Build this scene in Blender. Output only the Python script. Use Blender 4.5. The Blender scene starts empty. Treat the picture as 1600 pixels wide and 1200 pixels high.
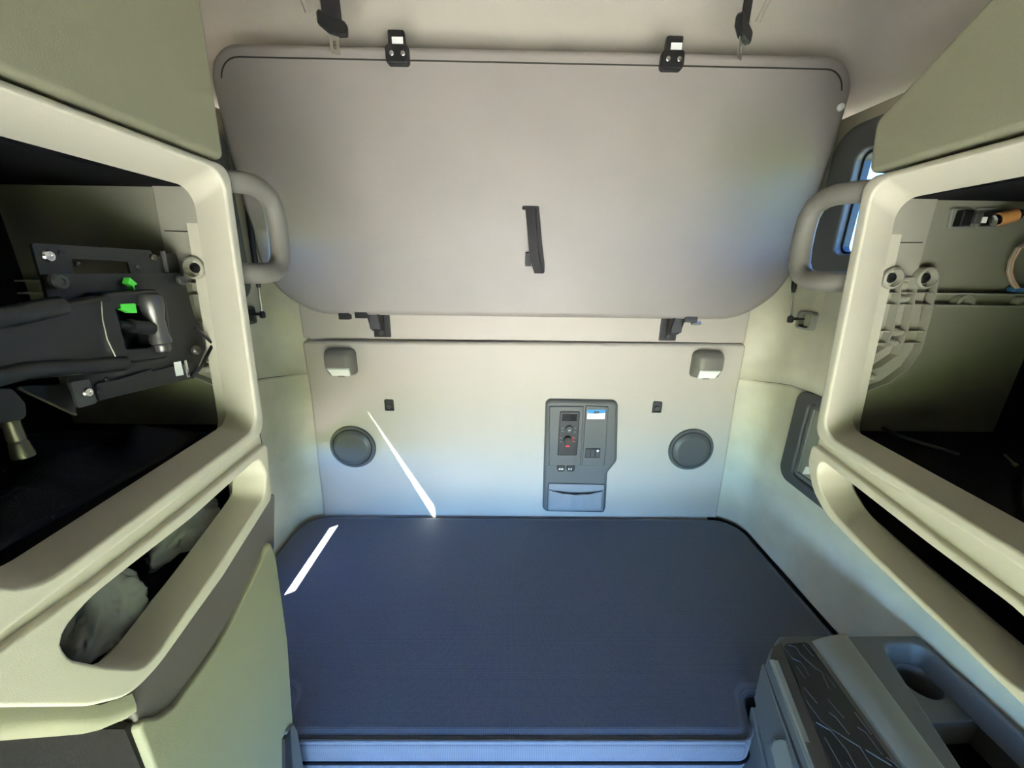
import bpy, bmesh, math, random
from mathutils import Vector, Matrix, noise
random.seed(7)
sc = bpy.context.scene
col = sc.collection
R = math.radians

# ---------------------------------------------------------------- camera
F = 600.0
CAM = Vector((-0.076, -1.65, 1.82))
_p, _y, _r = R(17.25), R(0.70), R(0.84)
_f = Vector((math.sin(_y)*math.cos(_p), math.cos(_y)*math.cos(_p), -math.sin(_p)))
_ri = Vector((math.cos(_y), -math.sin(_y), 0))
_u = _ri.cross(_f)
CR = _ri*math.cos(_r) + _u*math.sin(_r)
CU = _u*math.cos(_r) - _ri*math.sin(_r)
cd = bpy.data.cameras.new('camera'); cam = bpy.data.objects.new('camera', cd); col.objects.link(cam)
cd.sensor_width = 36; cd.lens = F/1600*36; cd.clip_start = 0.01; cd.clip_end = 500
M = Matrix((CR, CU, -_f)).transposed().to_4x4(); M.translation = CAM
cam.matrix_world = M
sc.camera = cam

def PX(x, y, ax, v):
    """photo pixel -> point on the plane ax = v"""
    d = CR*((x-800)/F) + CU*(-(y-600)/F) + _f
    i = 'XYZ'.index(ax)
    return CAM + d*((v-CAM[i])/d[i])

# ---------------------------------------------------------------- world, sun, exposure
SUN_DIR = Vector((0.238, 0.167, -0.457)).normalized()
w = bpy.data.worlds.new('sky'); sc.world = w; w.use_nodes = True
nt = w.node_tree; bg = nt.nodes['Background']
sky = nt.nodes.new('ShaderNodeTexSky'); sky.sky_type = 'NISHITA'; sky.sun_disc = False
sky.sun_elevation = math.asin(-SUN_DIR.z); sky.sun_rotation = math.atan2(-SUN_DIR.x, -SUN_DIR.y)
sky.dust_density = 0.2; sky.ozone_density = 3.0
tn = nt.nodes.new('ShaderNodeMix'); tn.data_type = 'RGBA'; tn.blend_type = 'MULTIPLY'; tn.inputs[0].default_value = 1.0
tn.inputs[7].default_value = (0.64, 0.95, 1.55, 1)   # clear deep blue day
nt.links.new(sky.outputs[0], tn.inputs[6]); nt.links.new(tn.outputs[2], bg.inputs[0]); bg.inputs[1].default_value = 0.21
sl = bpy.data.lights.new('sun', 'SUN'); sl.energy = 10.0; sl.angle = R(0.53); sl.color = (1.0, 0.94, 0.82)
so = bpy.data.objects.new('sun', sl); col.objects.link(so)
so.rotation_euler = SUN_DIR.to_track_quat('-Z', 'Y').to_euler(); so.location = (-6, -4, 10)
def portal(name, loc, direction, sx, sy):
    l = bpy.data.lights.new(name, 'AREA'); l.shape = 'RECTANGLE'; l.size = sx; l.size_y = sy
    l.cycles.is_portal = True
    o = bpy.data.objects.new(name, l); col.objects.link(o); o.location = loc
    o.rotation_euler = Vector(direction).to_track_quat('-Z', 'Z').to_euler()
portal('windshield_portal', (0, -3.24, 0.74), (0, 1, 0), 2.1, 0.96)
portal('door_window_portal', (-1.13, -2.70, 0.80), (1, 0, 0), 0.70, 0.70)
portal('door_window_portal', (1.13, -2.70, 0.80), (-1, 0, 0), 0.70, 0.70)
portal('sleeper_window_portal', (1.13, -0.42, 2.03), (-1, 0, 0), 0.42, 0.34)
sc.view_settings.view_transform = 'Standard'; sc.view_settings.look = 'None'
sc.view_settings.gamma = 1.0; sc.view_settings.use_curve_mapping = False
sc.view_settings.exposure = 4.6
sc.cycles.max_bounces = 10; sc.cycles.diffuse_bounces = 6; sc.cycles.transparent_max_bounces = 12
sc.cycles.sample_clamp_indirect = 8

# ---------------------------------------------------------------- materials
MATS = {}
def mat(name, c, rough=0.55, spec=0.4, metal=0, bump=0.0, bscale=400, var=0.0, vscale=3, c2=None, alpha=1, sheen=0, coat=0, trans=0, emit=None):
    m = bpy.data.materials.new(name); m.use_nodes = True
    n = m.node_tree.nodes; L = m.node_tree.links; b = n['Principled BSDF']
    b.inputs['Base Color'].default_value = (*c, 1); b.inputs['Roughness'].default_value = rough
    b.inputs['Specular IOR Level'].default_value = spec; b.inputs['Metallic'].default_value = metal
    b.inputs['Alpha'].default_value = alpha; b.inputs['Sheen Weight'].default_value = sheen
    b.inputs['Coat Weight'].default_value = coat; b.inputs['Transmission Weight'].default_value = trans
    tc = n.new('ShaderNodeTexCoord')
    if var:
        ns = n.new('ShaderNodeTexNoise'); ns.inputs['Scale'].default_value = vscale; ns.inputs['Detail'].default_value = 5
        L.new(tc.outputs['Object'], ns.inputs['Vector'])
        rp = n.new('ShaderNodeValToRGB'); rp.color_ramp.elements[0].position = 0.3; rp.color_ramp.elements[1].position = 0.72
        d = c2 or tuple(x*(1-var) for x in c)
        rp.color_ramp.elements[0].color = (*d, 1); rp.color_ramp.elements[1].color = (*c, 1)
        L.new(ns.outputs[0], rp.inputs[0]); L.new(rp.outputs[0], b.inputs['Base Color'])
    if bump:
        nb = n.new('ShaderNodeTexNoise'); nb.inputs['Scale'].default_value = bscale; nb.inputs['Detail'].default_value = 2
        L.new(tc.outputs['Object'], nb.inputs['Vector'])
        bp = n.new('ShaderNodeBump'); bp.inputs['Strength'].default_value = bump; bp.inputs['Distance'].default_value = 0.002
        L.new(nb.outputs[0], bp.inputs['Height']); L.new(bp.outputs[0], b.inputs['Normal'])
    if emit:
        b.inputs['Emission Color'].default_value = (*emit[:3], 1); b.inputs['Emission Strength'].default_value = emit[3]
    MATS[name] = m
    return m
BEIGE = mat('beige_moulded_plastic', (0.57, 0.54, 0.43), 0.5, 0.4, bump=0.12, bscale=700, var=0.06, vscale=6)
CABDOOR = mat('olive_beige_laminate', (0.255, 0.25, 0.165), 0.6, 0.3, bump=0.2, bscale=500, var=0.05, vscale=5)
WALL = mat('cream_padded_vinyl', (0.455, 0.415, 0.36), 0.5, 0.4, bump=0.12, bscale=500, var=0.05, vscale=2.5)
SIDEW = mat('cream_side_vinyl', (0.62, 0.585, 0.45), 0.5, 0.4, bump=0.1, bscale=500, var=0.28, vscale=5)
HEAD = mat('headliner_fabric', (0.52, 0.485, 0.41), 0.85, 0.1, bump=0.25, bscale=900, var=0.05)
BUNK = mat('taupe_bunk_vinyl', (0.31, 0.28, 0.255), 0.45, 0.4, bump=0.22, bscale=900, var=0.07, vscale=5)
GREY = mat('grey_plastic', (0.105, 0.107, 0.105), 0.45, 0.4, bump=0.1, bscale=800)
SPK = mat('speaker_grey_plastic', (0.075, 0.078, 0.08), 0.42, 0.45, bump=0.1, bscale=800)
GREYD = mat('dark_grey_plastic', (0.055, 0.057, 0.06), 0.5, 0.4, bump=0.1, bscale=800)
GREYW = mat('warm_grey_plastic', (0.22, 0.22, 0.19), 0.5, 0.35, bump=0.1, bscale=800)
HANDLE = mat('taupe_grab_handle', (0.17, 0.16, 0.135), 0.45, 0.4, bump=0.12, bscale=900)
BLACK = mat('black_plastic', (0.012, 0.012, 0.013), 0.4, 0.5)
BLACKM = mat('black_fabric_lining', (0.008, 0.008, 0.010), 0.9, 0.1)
WEB = mat('black_webbing', (0.018, 0.016, 0.017), 0.55, 0.4, bump=0.4, bscale=700)
STEEL = mat('bright_steel', (0.75, 0.74, 0.72), 0.25, 0.5, metal=1)
DSTEEL = mat('black_painted_steel', (0.010, 0.011, 0.012), 0.4, 0.5, bump=0.08, bscale=500)
CAST = mat('worn_cast_metal', (0.13, 0.125, 0.12), 0.35, 0.5, metal=0.7)
BRASS = mat('dull_brass_steel', (0.13, 0.12, 0.09), 0.4, 0.5, metal=0.8)
GREEN = mat('green_plastic_tab', (0.10, 0.75, 0.08), 0.4, 0.4)
WHITE = mat('white_paper', (0.8, 0.8, 0.78), 0.6, 0.3)
LENS = mat('frosted_lens', (0.85, 0.87, 0.80), 0.35, 0.5)
SKYB = mat('sticker_blue', (0.05, 0.28, 0.62), 0.5, 0.3)
RED = mat('red_mark', (0.65, 0.06, 0.08), 0.5, 0.3)
ORANGE = mat('orange_plug', (0.55, 0.25, 0.08), 0.45, 0.4)
WIREP = mat('pink_wire', (0.60, 0.36, 0.26), 0.5, 0.4)
WIREW = mat('white_wire', (0.65, 0.65, 0.62), 0.5, 0.4)
BLUE = mat('blue_clip', (0.06, 0.18, 0.42), 0.5, 0.4)
POCKET = mat('grey_pocket_fabric', (0.24, 0.25, 0.27), 0.65, 0.3, bump=0.3, bscale=400)
SCREEN = mat('dark_display', (0.012, 0.013, 0.014), 0.12, 0.6)
SEAM = mat('dark_seam', (0.05, 0.047, 0.04), 0.8, 0.2)
FLOORM = mat('dark_floor_mat', (0.05, 0.05, 0.052), 0.85, 0.2, bump=0.4, bscale=200)
RIBM = mat('grey_beige_moulding', (0.33, 0.315, 0.255), 0.5, 0.35, bump=0.1, bscale=600)
LINER = mat('olive_liner', (0.27, 0.262, 0.20), 0.6, 0.3, bump=0.1, bscale=600, var=0.12, vscale=7)
FRONTM = mat('cab_front_trim', (0.10, 0.097, 0.09), 0.7, 0.3, bump=0.1)
GRASS = mat('sunlit_grass', (0.24, 0.27, 0.08), 0.95, 0.1, var=0.3, vscale=0.6)
BAG = mat('clear_crumpled_film', (0.75, 0.77, 0.74), 0.22, 0.6, alpha=0.40, bump=0.9, bscale=38)
# mattress: fine knit dots
MATT = mat('navy_knit_fabric', (0.020, 0.024, 0.036), 0.7, 0.25, sheen=0.25)
n = MATT.node_tree.nodes; L = MATT.node_tree.links; b = n['Principled BSDF']
tc = n.new('ShaderNodeTexCoord'); vo = n.new('ShaderNodeTexVoronoi'); vo.inputs['Scale'].default_value = 210; vo.inputs['Randomness'].default_value = 0.1
L.new(tc.outputs['Object'], vo.inputs['Vector'])
rp = n.new('ShaderNodeValToRGB'); rp.color_ramp.elements[0].color = (0.17, 0.185, 0.23, 1); rp.color_ramp.elements[1].color = (0.05, 0.056, 0.076, 1); rp.color_ramp.elements[1].position = 0.7
L.new(vo.outputs['Distance'], rp.inputs[0]); L.new(rp.outputs[0], b.inputs['Base Color'])
bp = n.new('ShaderNodeBump'); bp.inputs['Strength'].default_value = 0.5; bp.inputs['Distance'].default_value = 0.0015; bp.invert = True
L.new(vo.outputs['Distance'], bp.inputs['Height']); L.new(bp.outputs[0], b.inputs['Normal'])
# window glass: clear pane with a weak mirror
GLASS = bpy.data.materials.new('window_glass'); GLASS.use_nodes = True
n = GLASS.node_tree.nodes; L = GLASS.node_tree.links; n.remove(n['Principled BSDF'])
t = n.new('ShaderNodeBsdfTransparent'); t.inputs[0].default_value = (0.85, 0.92, 0.93, 1)
g = n.new('ShaderNodeBsdfGlossy'); g.inputs['Roughness'].default_value = 0.02
mx = n.new('ShaderNodeMixShader'); mx.inputs[0].default_value = 0.05
L.new(t.outputs[0], mx.inputs[1]); L.new(g.outputs[0], mx.inputs[2]); L.new(mx.outputs[0], n['Material Output'].inputs[0])

TINT = GLASS.copy(); TINT.name = 'tinted_window_glass'
for q in TINT.node_tree.nodes:
    if q.type == 'BSDF_TRANSPARENT': q.inputs[0].default_value = (0.42, 0.47, 0.48, 1)
# ---------------------------------------------------------------- mesh helpers
def tag(o, label=None, cat=None, group=None, kind=None):
    if label: o['label'] = label
    if cat: o['category'] = cat
    if group: o['group'] = group
    if kind: o['kind'] = kind
    return o
def obj(name, verts, faces, m, parent=None, ang=35, label=None):
    me = bpy.data.meshes.new(name)
    bm = bmesh.new()
    vs = [bm.verts.new(v) for v in verts]
    for f in faces:
        try: bm.faces.new([vs[i] for i in f])
        except ValueError: pass
    bmesh.ops.remove_doubles(bm, verts=bm.verts, dist=1e-6)
    bmesh.ops.recalc_face_normals(bm, faces=bm.faces)
    bm.to_mesh(me); bm.free()
    me.materials.append(m)
    me.shade_smooth(); me.set_sharp_from_angle(angle=R(ang))
    o = bpy.data.objects.new(name, me); col.objects.link(o)
    wn_ = o.modifiers.new('even_normals', 'WEIGHTED_NORMAL'); wn_.keep_sharp = True; wn_.weight = 100
    if parent:
        o.parent = parent
        o.matrix_parent_inverse = Matrix.Translation(-parent.location)
    if label: o['label'] = label
    return o
def thing(name, loc, label, cat, group=None):
    o = bpy.data.objects.new(name, None); col.objects.link(o); o.location = loc
    o.empty_display_size = 0.05
    return tag(o, label, cat, group)
def struct(name, loc=(0, 0, 0)):
    o = bpy.data.objects.new(name, None); col.objects.link(o); o.location = loc; o['kind'] = 'structure'
    o.empty_display_size = 0.05
    return o
class G:
    """collects geometry of ONE part"""
    def __init__(s): s.v = []; s.f = []
    def add(s, v, f):
        k = len(s.v); s.v += [Vector(x) for x in v]; s.f += [tuple(i+k for i in q) for q in f]; return s
    def loft(s, loops, cap0=True, cap1=True, closed=True):
        n = len(loops[0]); v = [p for l in loops for p in l]; f = []
        for a in range(len(loops)-1):
            for i in range(n if closed else n-1):
                j = (i+1) % n
                f.append((a*n+i, a*n+j, (a+1)*n+j, (a+1)*n+i))
        if cap0: f.append(tuple(range(n-1, -1, -1)))
        if cap1: f.append(tuple((len(loops)-1)*n+i for i in range(n)))
        return s.add(v, f)
    def box(s, lo, hi, bev=0.0):
        lo = Vector(lo); hi = Vector(hi)
        lo, hi = Vector(map(min, lo, hi)), Vector(map(max, lo, hi))
        if not bev:
            v = [(x, y, z) for x in (lo.x, hi.x) for y in (lo.y, hi.y) for z in (lo.z, hi.z)]
            return s.add(v, [(0, 1, 3, 2), (4, 6, 7, 5), (0, 4, 5, 1), (2, 3, 7, 6), (0, 2, 6, 4), (1, 5, 7, 3)])
        bev = min(bev, min(hi-lo)*0.49)
        bm = bmesh.new(); bmesh.ops.create_cube(bm, size=1)
        for q in bm.verts: q.co = Vector(((lo.x+hi.x)/2+q.co.x*(hi.x-lo.x), (lo.y+hi.y)/2+q.co.y*(hi.y-lo.y), (lo.z+hi.z)/2+q.co.z*(hi.z-lo.z)))
        bmesh.ops.bevel(bm, geom=bm.edges[:], offset=bev, segments=3, profile=0.5, affect='EDGES')
        bm.verts.index_update()
        s.add([q.co.copy() for q in bm.verts], [[q.index for q in f.verts] for f in bm.faces]); bm.free(); return s
    def tube(s, path, r, n=12, cap=True, flat=None):
        path = [Vector(p) for p in path]; loops = []
        rs = r if isinstance(r, (list, tuple)) else [r]*len(path)
        t0 = (path[1]-path[0]).normalized()
        up = Vector((0, 0, 1)) if abs(t0.z) < 0.9 else Vector((0, 1, 0))
        nx = t0.cross(up).normalized()
        for i, p in enumerate(path):
            t = (path[min(i+1, len(path)-1)]-path[max(i-1, 0)]).normalized()
            nx = (nx - t*nx.dot(t)).normalized(); ny = t.cross(nx)
            loops.append([p + nx*math.cos(a)*rs[i] + ny*math.sin(a)*rs[i]*(flat or 1) for a in [2*math.pi*k/n for k in range(n)]])
        return s.loft(loops, cap, cap)
    def ribbon(s, path, w, t, side):
        """strap of width w along 'side' and thickness t"""
        path = [Vector(p) for p in path]; side = Vector(side).normalized(); loops = []
        for i, p in enumerate(path):
            d = (path[min(i+1, len(path)-1)]-path[max(i-1, 0)]).normalized()
            nn = d.cross(side).normalized()
            loops.append([p+side*w/2+nn*t/2, p-side*w/2+nn*t/2, p-side*w/2-nn*t/2, p+side*w/2-nn*t/2])
        return s.loft(loops)
    def lathe(s, c, axis, prof, n=32, cap0=True, cap1=True):
        """prof: list of (radius, distance along axis)"""
        c = Vector(c); ax = Vector(axis).normalized()
        a = ax.orthogonal().normalized(); b2 = ax.cross(a)
        loops = [[c+ax*h+(a*math.cos(q)+b2*math.sin(q))*r for q in [2*math.pi*k/n for k in range(n)]] for r, h in prof]
        return s.loft(loops, cap0, cap1)
    def build(s, name, m, parent=None, ang=35, label=None): return obj(name, s.v, s.f, m, parent, ang, label)

def rpoly(pts, rad, n=6):
    """rounded polygon, 2D; rad scalar or one per corner; n points per corner"""
    out = []; k = len(pts)
    for i in range(k):
        p = Vector(pts[i]); a = Vector(pts[i-1])-p; c = Vector(pts[(i+1) % k])-p
        r = rad[i] if isinstance(rad, (list, tuple)) else rad
        la, lc = a.length, c.length; a.normalize(); c.normalize()
        th = math.acos(max(-1, min(1, a.dot(c))))
        d = min(r/max(math.tan(th/2), 1e-4), la*0.49, lc*0.49); r2 = d*math.tan(th/2)
        if r2 < 1e-5 or abs(th-math.pi) < 0.02:
            out += [p.copy() for _ in range(n)] if n == 1 else [p+a*d*(1-2*q/(n-1)) if q < n/2 else p+c*d*(2*q/(n-1)-1) for q in range(n)]
            continue
        bis = (a+c).normalized(); ce = p+bis*(r2/math.sin(th/2))
        s0 = p+a*d-ce; s1 = p+c*d-ce
        a0 = math.atan2(s0.y, s0.x); a1 = math.atan2(s1.y, s1.x); da = (a1-a0+math.pi) % (2*math.pi)-math.pi
        out += [ce+Vector((math.cos(a0+da*q/(n-1)), math.sin(a0+da*q/(n-1))))*r2 for q in range(n)]
    return out
def rect(u0, v0, u1, v1, r, n=6): return rpoly([(u0, v0), (u1, v0), (u1, v1), (u0, v1)], r, n)
def off(loop, d):
    """shrink (d > 0) a loop"""
    k = len(loop); area = sum(loop[i-1].x*loop[i].y-loop[i].x*loop[i-1].y for i in range(k)); sg = 1 if area > 0 else -1
    out = []
    for i in range(k):
        j = i-1
        while (loop[i]-loop[j]).length < 1e-6 and j > i-k: j -= 1
        m2 = i+1
        while (loop[m2 % k]-loop[i]).length < 1e-6 and m2 < i+k: m2 += 1
        e1 = (loop[i]-loop[j]).normalized(); e2 = (loop[m2 % k]-loop[i]).normalized()
        n1 = Vector((-e1.y, e1.x))*sg; n2 = Vector((-e2.y, e2.x))*sg
        b = n1+n2
        b = b/max(b.dot(n1), 0.4) if b.length > 1e-6 else n1
        out.append(loop[i]+b*d)
    return out
def match(loop, ref):
    """resample a loop to len(ref) points, turned so that it lines up with ref"""
    k = len(loop); L2 = [0.0]
    for i in range(k): L2.append(L2[-1]+(loop[(i+1) % k]-loop[i]).length)
    N = len(ref); out = []; j = 0
    for q in range(N):
        d = L2[-1]*q/N
        while L2[j+1] < d: j += 1
        out.append(loop[j].lerp(loop[(j+1) % k], (d-L2[j])/max(L2[j+1]-L2[j], 1e-9)))
    ar = lambda l: sum(l[i-1].x*l[i].y-l[i].x*l[i-1].y for i in range(len(l)))
    if ar(out)*ar(ref) < 0: out.reverse()
    best = min(range(N), key=lambda r: sum((out[(i+r) % N]-ref[i]).length_squared for i in range(0, N, 3)))
    return [out[(i+best) % N] for i in range(N)]
def on(loop, ax, w):
    if ax == 'X': return [Vector((w, p.x, p.y)) for p in loop]
    if ax == 'Y': return [Vector((p.x, w, p.y)) for p in loop]
    return [Vector((p.x, p.y, w)) for p in loop]
def px2(pts, ax, v):
    """pixel list -> 2D coords in plane"""
    o = []
    for x, y in pts:
        p = PX(x, y, ax, v); o.append(Vector((p.y, p.z)) if ax == 'X' else Vector((p.x, p.z)) if ax == 'Y' else Vector((p.x, p.y)))
    return o
def plate(g, loop, ax, back, front, bev=0.003, steps=3):
    """solid plate with rounded front edge"""
    s = 1 if front > back else -1
    ls = [on(loop, ax, back)]
    for k in range(steps+1):
        a = math.pi/2*k/steps
        ls.append(on(off(loop, bev*(1-math.cos(a))), ax, front-s*bev*(1-math.sin(a))))
    return g.loft(ls)
def frame(g, outer, inner, ax, back, front, bo=0.005, bi=0.005, deep=None, deeploop=None):
    """plate with a hole; rounded rims; the hole wall runs to 'deep' (and to deeploop)"""
    s = 1 if front > back else -1; ls = [on(outer, ax, back)]
    for k in range(5):
        a = math.pi/2*k/4; ls.append(on(off(outer, bo*(1-math.cos(a))), ax, front-s*bo*(1-math.sin(a))))
    g.loft(ls, False, False); l1 = ls[-1]; ls = []
    for k in range(4, -1, -1):
        a = math.pi/2*k/4; ls.append(on(off(inner, -bi*(1-math.cos(a))), ax, front-s*bi*(1-math.sin(a))))
    ls.append(on(deeploop or inner, ax, back if deep is None else deep))
    g.loft(ls, False, False); l2 = ls[0]
    # flat face between both rims
    bm = bmesh.new(); ed = []
    for l in (l1, l2):
        vs = [bm.verts.new(p) for p in l]; bmesh.ops.remove_doubles(bm, verts=vs, dist=1e-6)
        vs = [q for q in vs if q.is_valid]
        ed += [bm.edges.new((vs[i-1], vs[i])) for i in range(len(vs))]
    bmesh.ops.triangle_fill(bm, use_beauty=True, use_dissolve=False, edges=ed, normal={'X': (s, 0, 0), 'Y': (0, s, 0), 'Z': (0, 0, s)}[ax])
    bm.verts.index_update()
    g.add([q.co.copy() for q in bm.verts], [[q.index for q in fc.verts] for fc in bm.faces]); bm.free()
    return g
def bolt(name, c, axis, r, m, parent):
    return G().lathe(c, axis, [(r, 0), (r, r*0.5), (r*0.8, r*0.75), (r*0.45, r*0.75), (r*0.4, r*0.55)], 14).build(name, m, parent)

# ================================================================ THE SETTING
# ground outside
g = G().box((-80, -80, -1.35), (80, 80, -1.26)); o = g.build('ground', GRASS); o['kind'] = 'structure'
CONC = mat('pale_concrete', (0.52, 0.43, 0.34), 0.9, 0.2, var=0.12, vscale=1.5)
g = G().box((-5, -70, -1.26), (5, 12, -1.25)); o = g.build('pavement', CONC); o['kind'] = 'structure'
# floor
g = G().box((-1.12, -3.3, -0.06), (1.12, 0.08, 0.0)); o = g.build('floor', FLOORM); o['kind'] = 'structure'
# headliner: one moulded shell that curves over from the walls
rings = []
for k in range(9):
    a = math.pi/2*k/8; o2 = 0.46*(1-math.cos(a)); z = 2.36+0.46*math.sin(a)
    rings.append(on(rect(-1.10+o2, -3.32+o2, 1.10-o2, 0.035-o2, 0.13, 8), 'Z', z))
rings = [on(rect(-1.10, -3.32, 1.10, 0.035, 0.13, 8), 'Z', 2.29)] + rings
ceil = G().loft(rings, False, True).build('ceiling', HEAD, ang=60); ceil['kind'] = 'structure'
m = ceil.modifiers.new('thick', 'SOLIDIFY'); m.thickness = 0.03; m.offset = 1
def dome(y, x):
    """height of the headliner above (x, y)"""
    def z(o2): c = 1-min(o2, 0.46)/0.46; return 2.36+0.46*math.sqrt(max(0, 1-c*c))
    return min(z(0.035-y), z(1.10-abs(x)))
# moulded piping ridges on the headliner above the bunk
for s in (-1, 1):
    for dx in (0.0, 0.05):
        path = []
        for k in range(17):
            t = k/16; y = -0.045-0.42*t; x = s*(0.70+dx*1.2+0.16*t*t+0.05*t)
            path.append((x, y, dome(y, x)+0.001))
        G().tube(path, 0.010, 8).build('headliner_ridge', HEAD, ceil, 60)

# back wall
wb = struct('wall_back')
G().box((-1.0, 0.045, 0), (1.0, 0.09, 2.42)).build('backing', WALL, wb)
pan = px2([(503, 803), (1122, 806), (1133, 740), (1152, 620), (1168, 538), (470, 533), (484, 620), (497, 740)], 'Y', 0.0)
pan = [Vector((p.x, 0.45)) if i < 2 else p for i, p in enumerate(pan)]
lp = rpoly(pan, [0.02, 0.02, 0.2, 0.2, 0.02, 0.02, 0.2, 0.2], 6)
g = G(); plate(g, lp, 'Y', 0.045, 0.0, 0.016, 5); g.build('padded_panel', WALL, wb, 50)
g = G(); plate(g, rect(-0.968, 1.503, 0.968, 2.30, 0.006), 'Y', 0.045, 0.012, 0.006); g.build('rail_panel', WALL, wb)

# side walls
def plan(s):
    pts = [(0.955, 0.04)]
    for k in range(9):
        a = math.pi/2*k/8; pts.append((0.965+0.125*math.sin(a), -0.10+0.125*math.cos(a)))
    for y in (-0.16, -0.22, -0.23, -0.295, -0.40, -0.46, -0.62, -0.63, -0.9, -1.2, -1.62): pts.append((1.09, y))
    return [Vector((s*x, y)) for x, y in pts]
def seam_z(y): return 1.338 + 0.03*min(1, max(0, (-y-0.02)/0.16))
def side_panel(name, s, zs, m, parent, skip=None, inset=0.0):
    P = plan(s); g = G(); cols = len(P); v = []
    for zf in zs:
        for p in P:
            z = zf(p.y) if callable(zf) else zf
            v.append((p.x-s*(inset(z) if callable(inset) else inset), p.y, z))
    f = []
    for a in range(len(zs)-1):
        for i in range(cols-1):
            ym = (P[i].y+P[i+1].y)/2
            if skip and skip(a, ym): continue
            f.append((a*cols+i, a*cols+i+1, (a+1)*cols+i+1, (a+1)*cols+i))
    g.add(v, f); o = g.build(name, m, parent, 50)
    md = o.modifiers.new('thick', 'SOLIDIFY'); md.thickness = 0.005; md.offset = -1 if s > 0 else -1
    return o
for s, nm in ((-1, 'wall_left'), (1, 'wall_right')):
    ws = struct(nm)
    zl = [0.0, 0.55, 0.952, 1.018, 1.20, lambda y: seam_z(y)-0.012, lambda y: seam_z(y)+0.004]
    side_panel('lower_panel', s, zl, SIDEW, ws, (lambda a, y: a == 2 and -0.62 < y < -0.23) if s < 0 else None,  # opening in the hidden left wall, cut to let in a sun streak
               lambda z: 0.0 if z < 1.325 else 0.0)
    zu = [lambda y: seam_z(y)+0.002, 1.45, 1.6, 1.865 if s > 0 else 1.745, 2.19, 2.32]
    side_panel('upper_panel', s, zu, SIDEW, ws, lambda a, y: a == 3 and -0.62 < y < -0.22, 0.003)
    # dark joint line between both panels
    g = G(); g.tube([Vector((p.x-s*0.0035, p.y-0.001, seam_z(p.y)+0.001)) for p in plan(s)[1:]], 0.0022, 8)
    g.build('panel_joint', SEAM, ws)
    # front part of the side: door wall with its window opening
    X0, X1 = s*1.10, s*1.15
    g = G().box((X0, -1.62, 0), (X1, -2.35, 2.35)).build('door_pillar', FRONTM, ws)
    g = G().box((X0, -3.05, 0), (X1, -3.32, 2.35)).build('front_pillar', FRONTM, ws)
    g = G().box((X0, -2.35, 0), (X1, -3.05, 0.45)).build('door_panel', FRONTM, ws)
    g = G().box((X0, -2.35, 1.15), (X1, -3.05, 2.35)).build('door_header', FRONTM, ws)
    wn = struct('window_%d' % (3 if s < 0 else 4), (s*1.12, -2.70, 0.45))
    G().box((s*1.122, -2.35, 0.45), (s*1.126, -3.05, 1.15)).build('pane', GLASS, wn)
wf = struct('wall_front')
G().box((-1.15, -3.27, 0), (1.15, -3.32, 0.26)).build('firewall', FRONTM, wf)
G().box((-1.15, -3.27, 1.22), (1.15, -3.32, 2.35)).build('windshield_header', FRONTM, wf)
w5 = struct('window_5', (0, -3.29, 0.26))
G().box((-1.10, -3.288, 0.26), (1.10, -3.292, 1.22)).build('pane', GLASS, w5)
# dashboard in front of the windshield (out of view, shades the footwell)
d = wf
g = G(); plate(g, rpoly([(-3.26, 0.02), (-2.95, 0.02), (-2.92, 0.16), (-3.0, 0.22), (-3.26, 0.25)], 0.03), 'X', -1.09, 1.09, 0.01)
g.build('dash_body', mat('tan_dash', (0.50, 0.42, 0.34), 0.7, 0.3), d)

sh = wf  # unseen overhead shelf, added to block light towards the ceiling and sills
g = G(); plate(g, rpoly([(-3.26, 1.24), (-3.0, 1.30), (-2.2, 1.80), (-2.15, 2.30), (-3.26, 2.30)], 0.03), 'X', -1.08, 1.08, 0.01); g.build('light_block_shelf', FRONTM, sh)
# sleeper side windows
for s, nn in ((1, 1), (-1, 2)):
    wn = struct('window_%d' % nn, (s*1.08, -0.42, 1.78))
    zb = 1.775 if s > 0 else 1.68
    outer = rect(-0.66, zb, -0.135, 2.275, [0.05, 0.07, 0.09, 0.06], 7)
    inner = rect(-0.61, 1.87 if s > 0 else 1.755, -0.25 if s > 0 else -0.235, 2.185, 0.03, 7)
    g = G(); frame(g, outer, inner, 'X', s*1.092, s*1.045, 0.02, 0.008, s*1.085); g.build('window_frame', GREY, wn)
    g = G(); frame(g, off(inner, 0.0), off(inner, 0.008), 'X', s*1.095, s*1.07, 0.003, 0.003); g.build('gasket', BLACK, wn)
    G().box((s*1.099, -0.63, zb+0.07), (s*1.102, -0.215, 2.20)).build('pane', TINT if s > 0 else GLASS, wn)
    if s < 0:  # two blind halves added; the slot between them shapes the wall's sun streak
        zc = 1.897
        lo = [Vector(q) for q in [(-0.64, 1.73), (-0.20, 1.73), (-0.20, zc), (-0.295, zc-0.004), (-0.46, zc-0.038), (-0.461, zc), (-0.64, zc)]]
        up = [Vector(q) for q in [(-0.64, zc), (-0.461, zc), (-0.46, zc+0.034), (-0.295, zc+0.003), (-0.20, zc), (-0.20, 2.21), (-0.64, 2.21)]]
        for lp in (lo, up):
            G().loft([on(lp, 'X', -1.096), on(lp, 'X', -1.094)]).build('sun_slot_blind', WHITE, wn)

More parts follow.
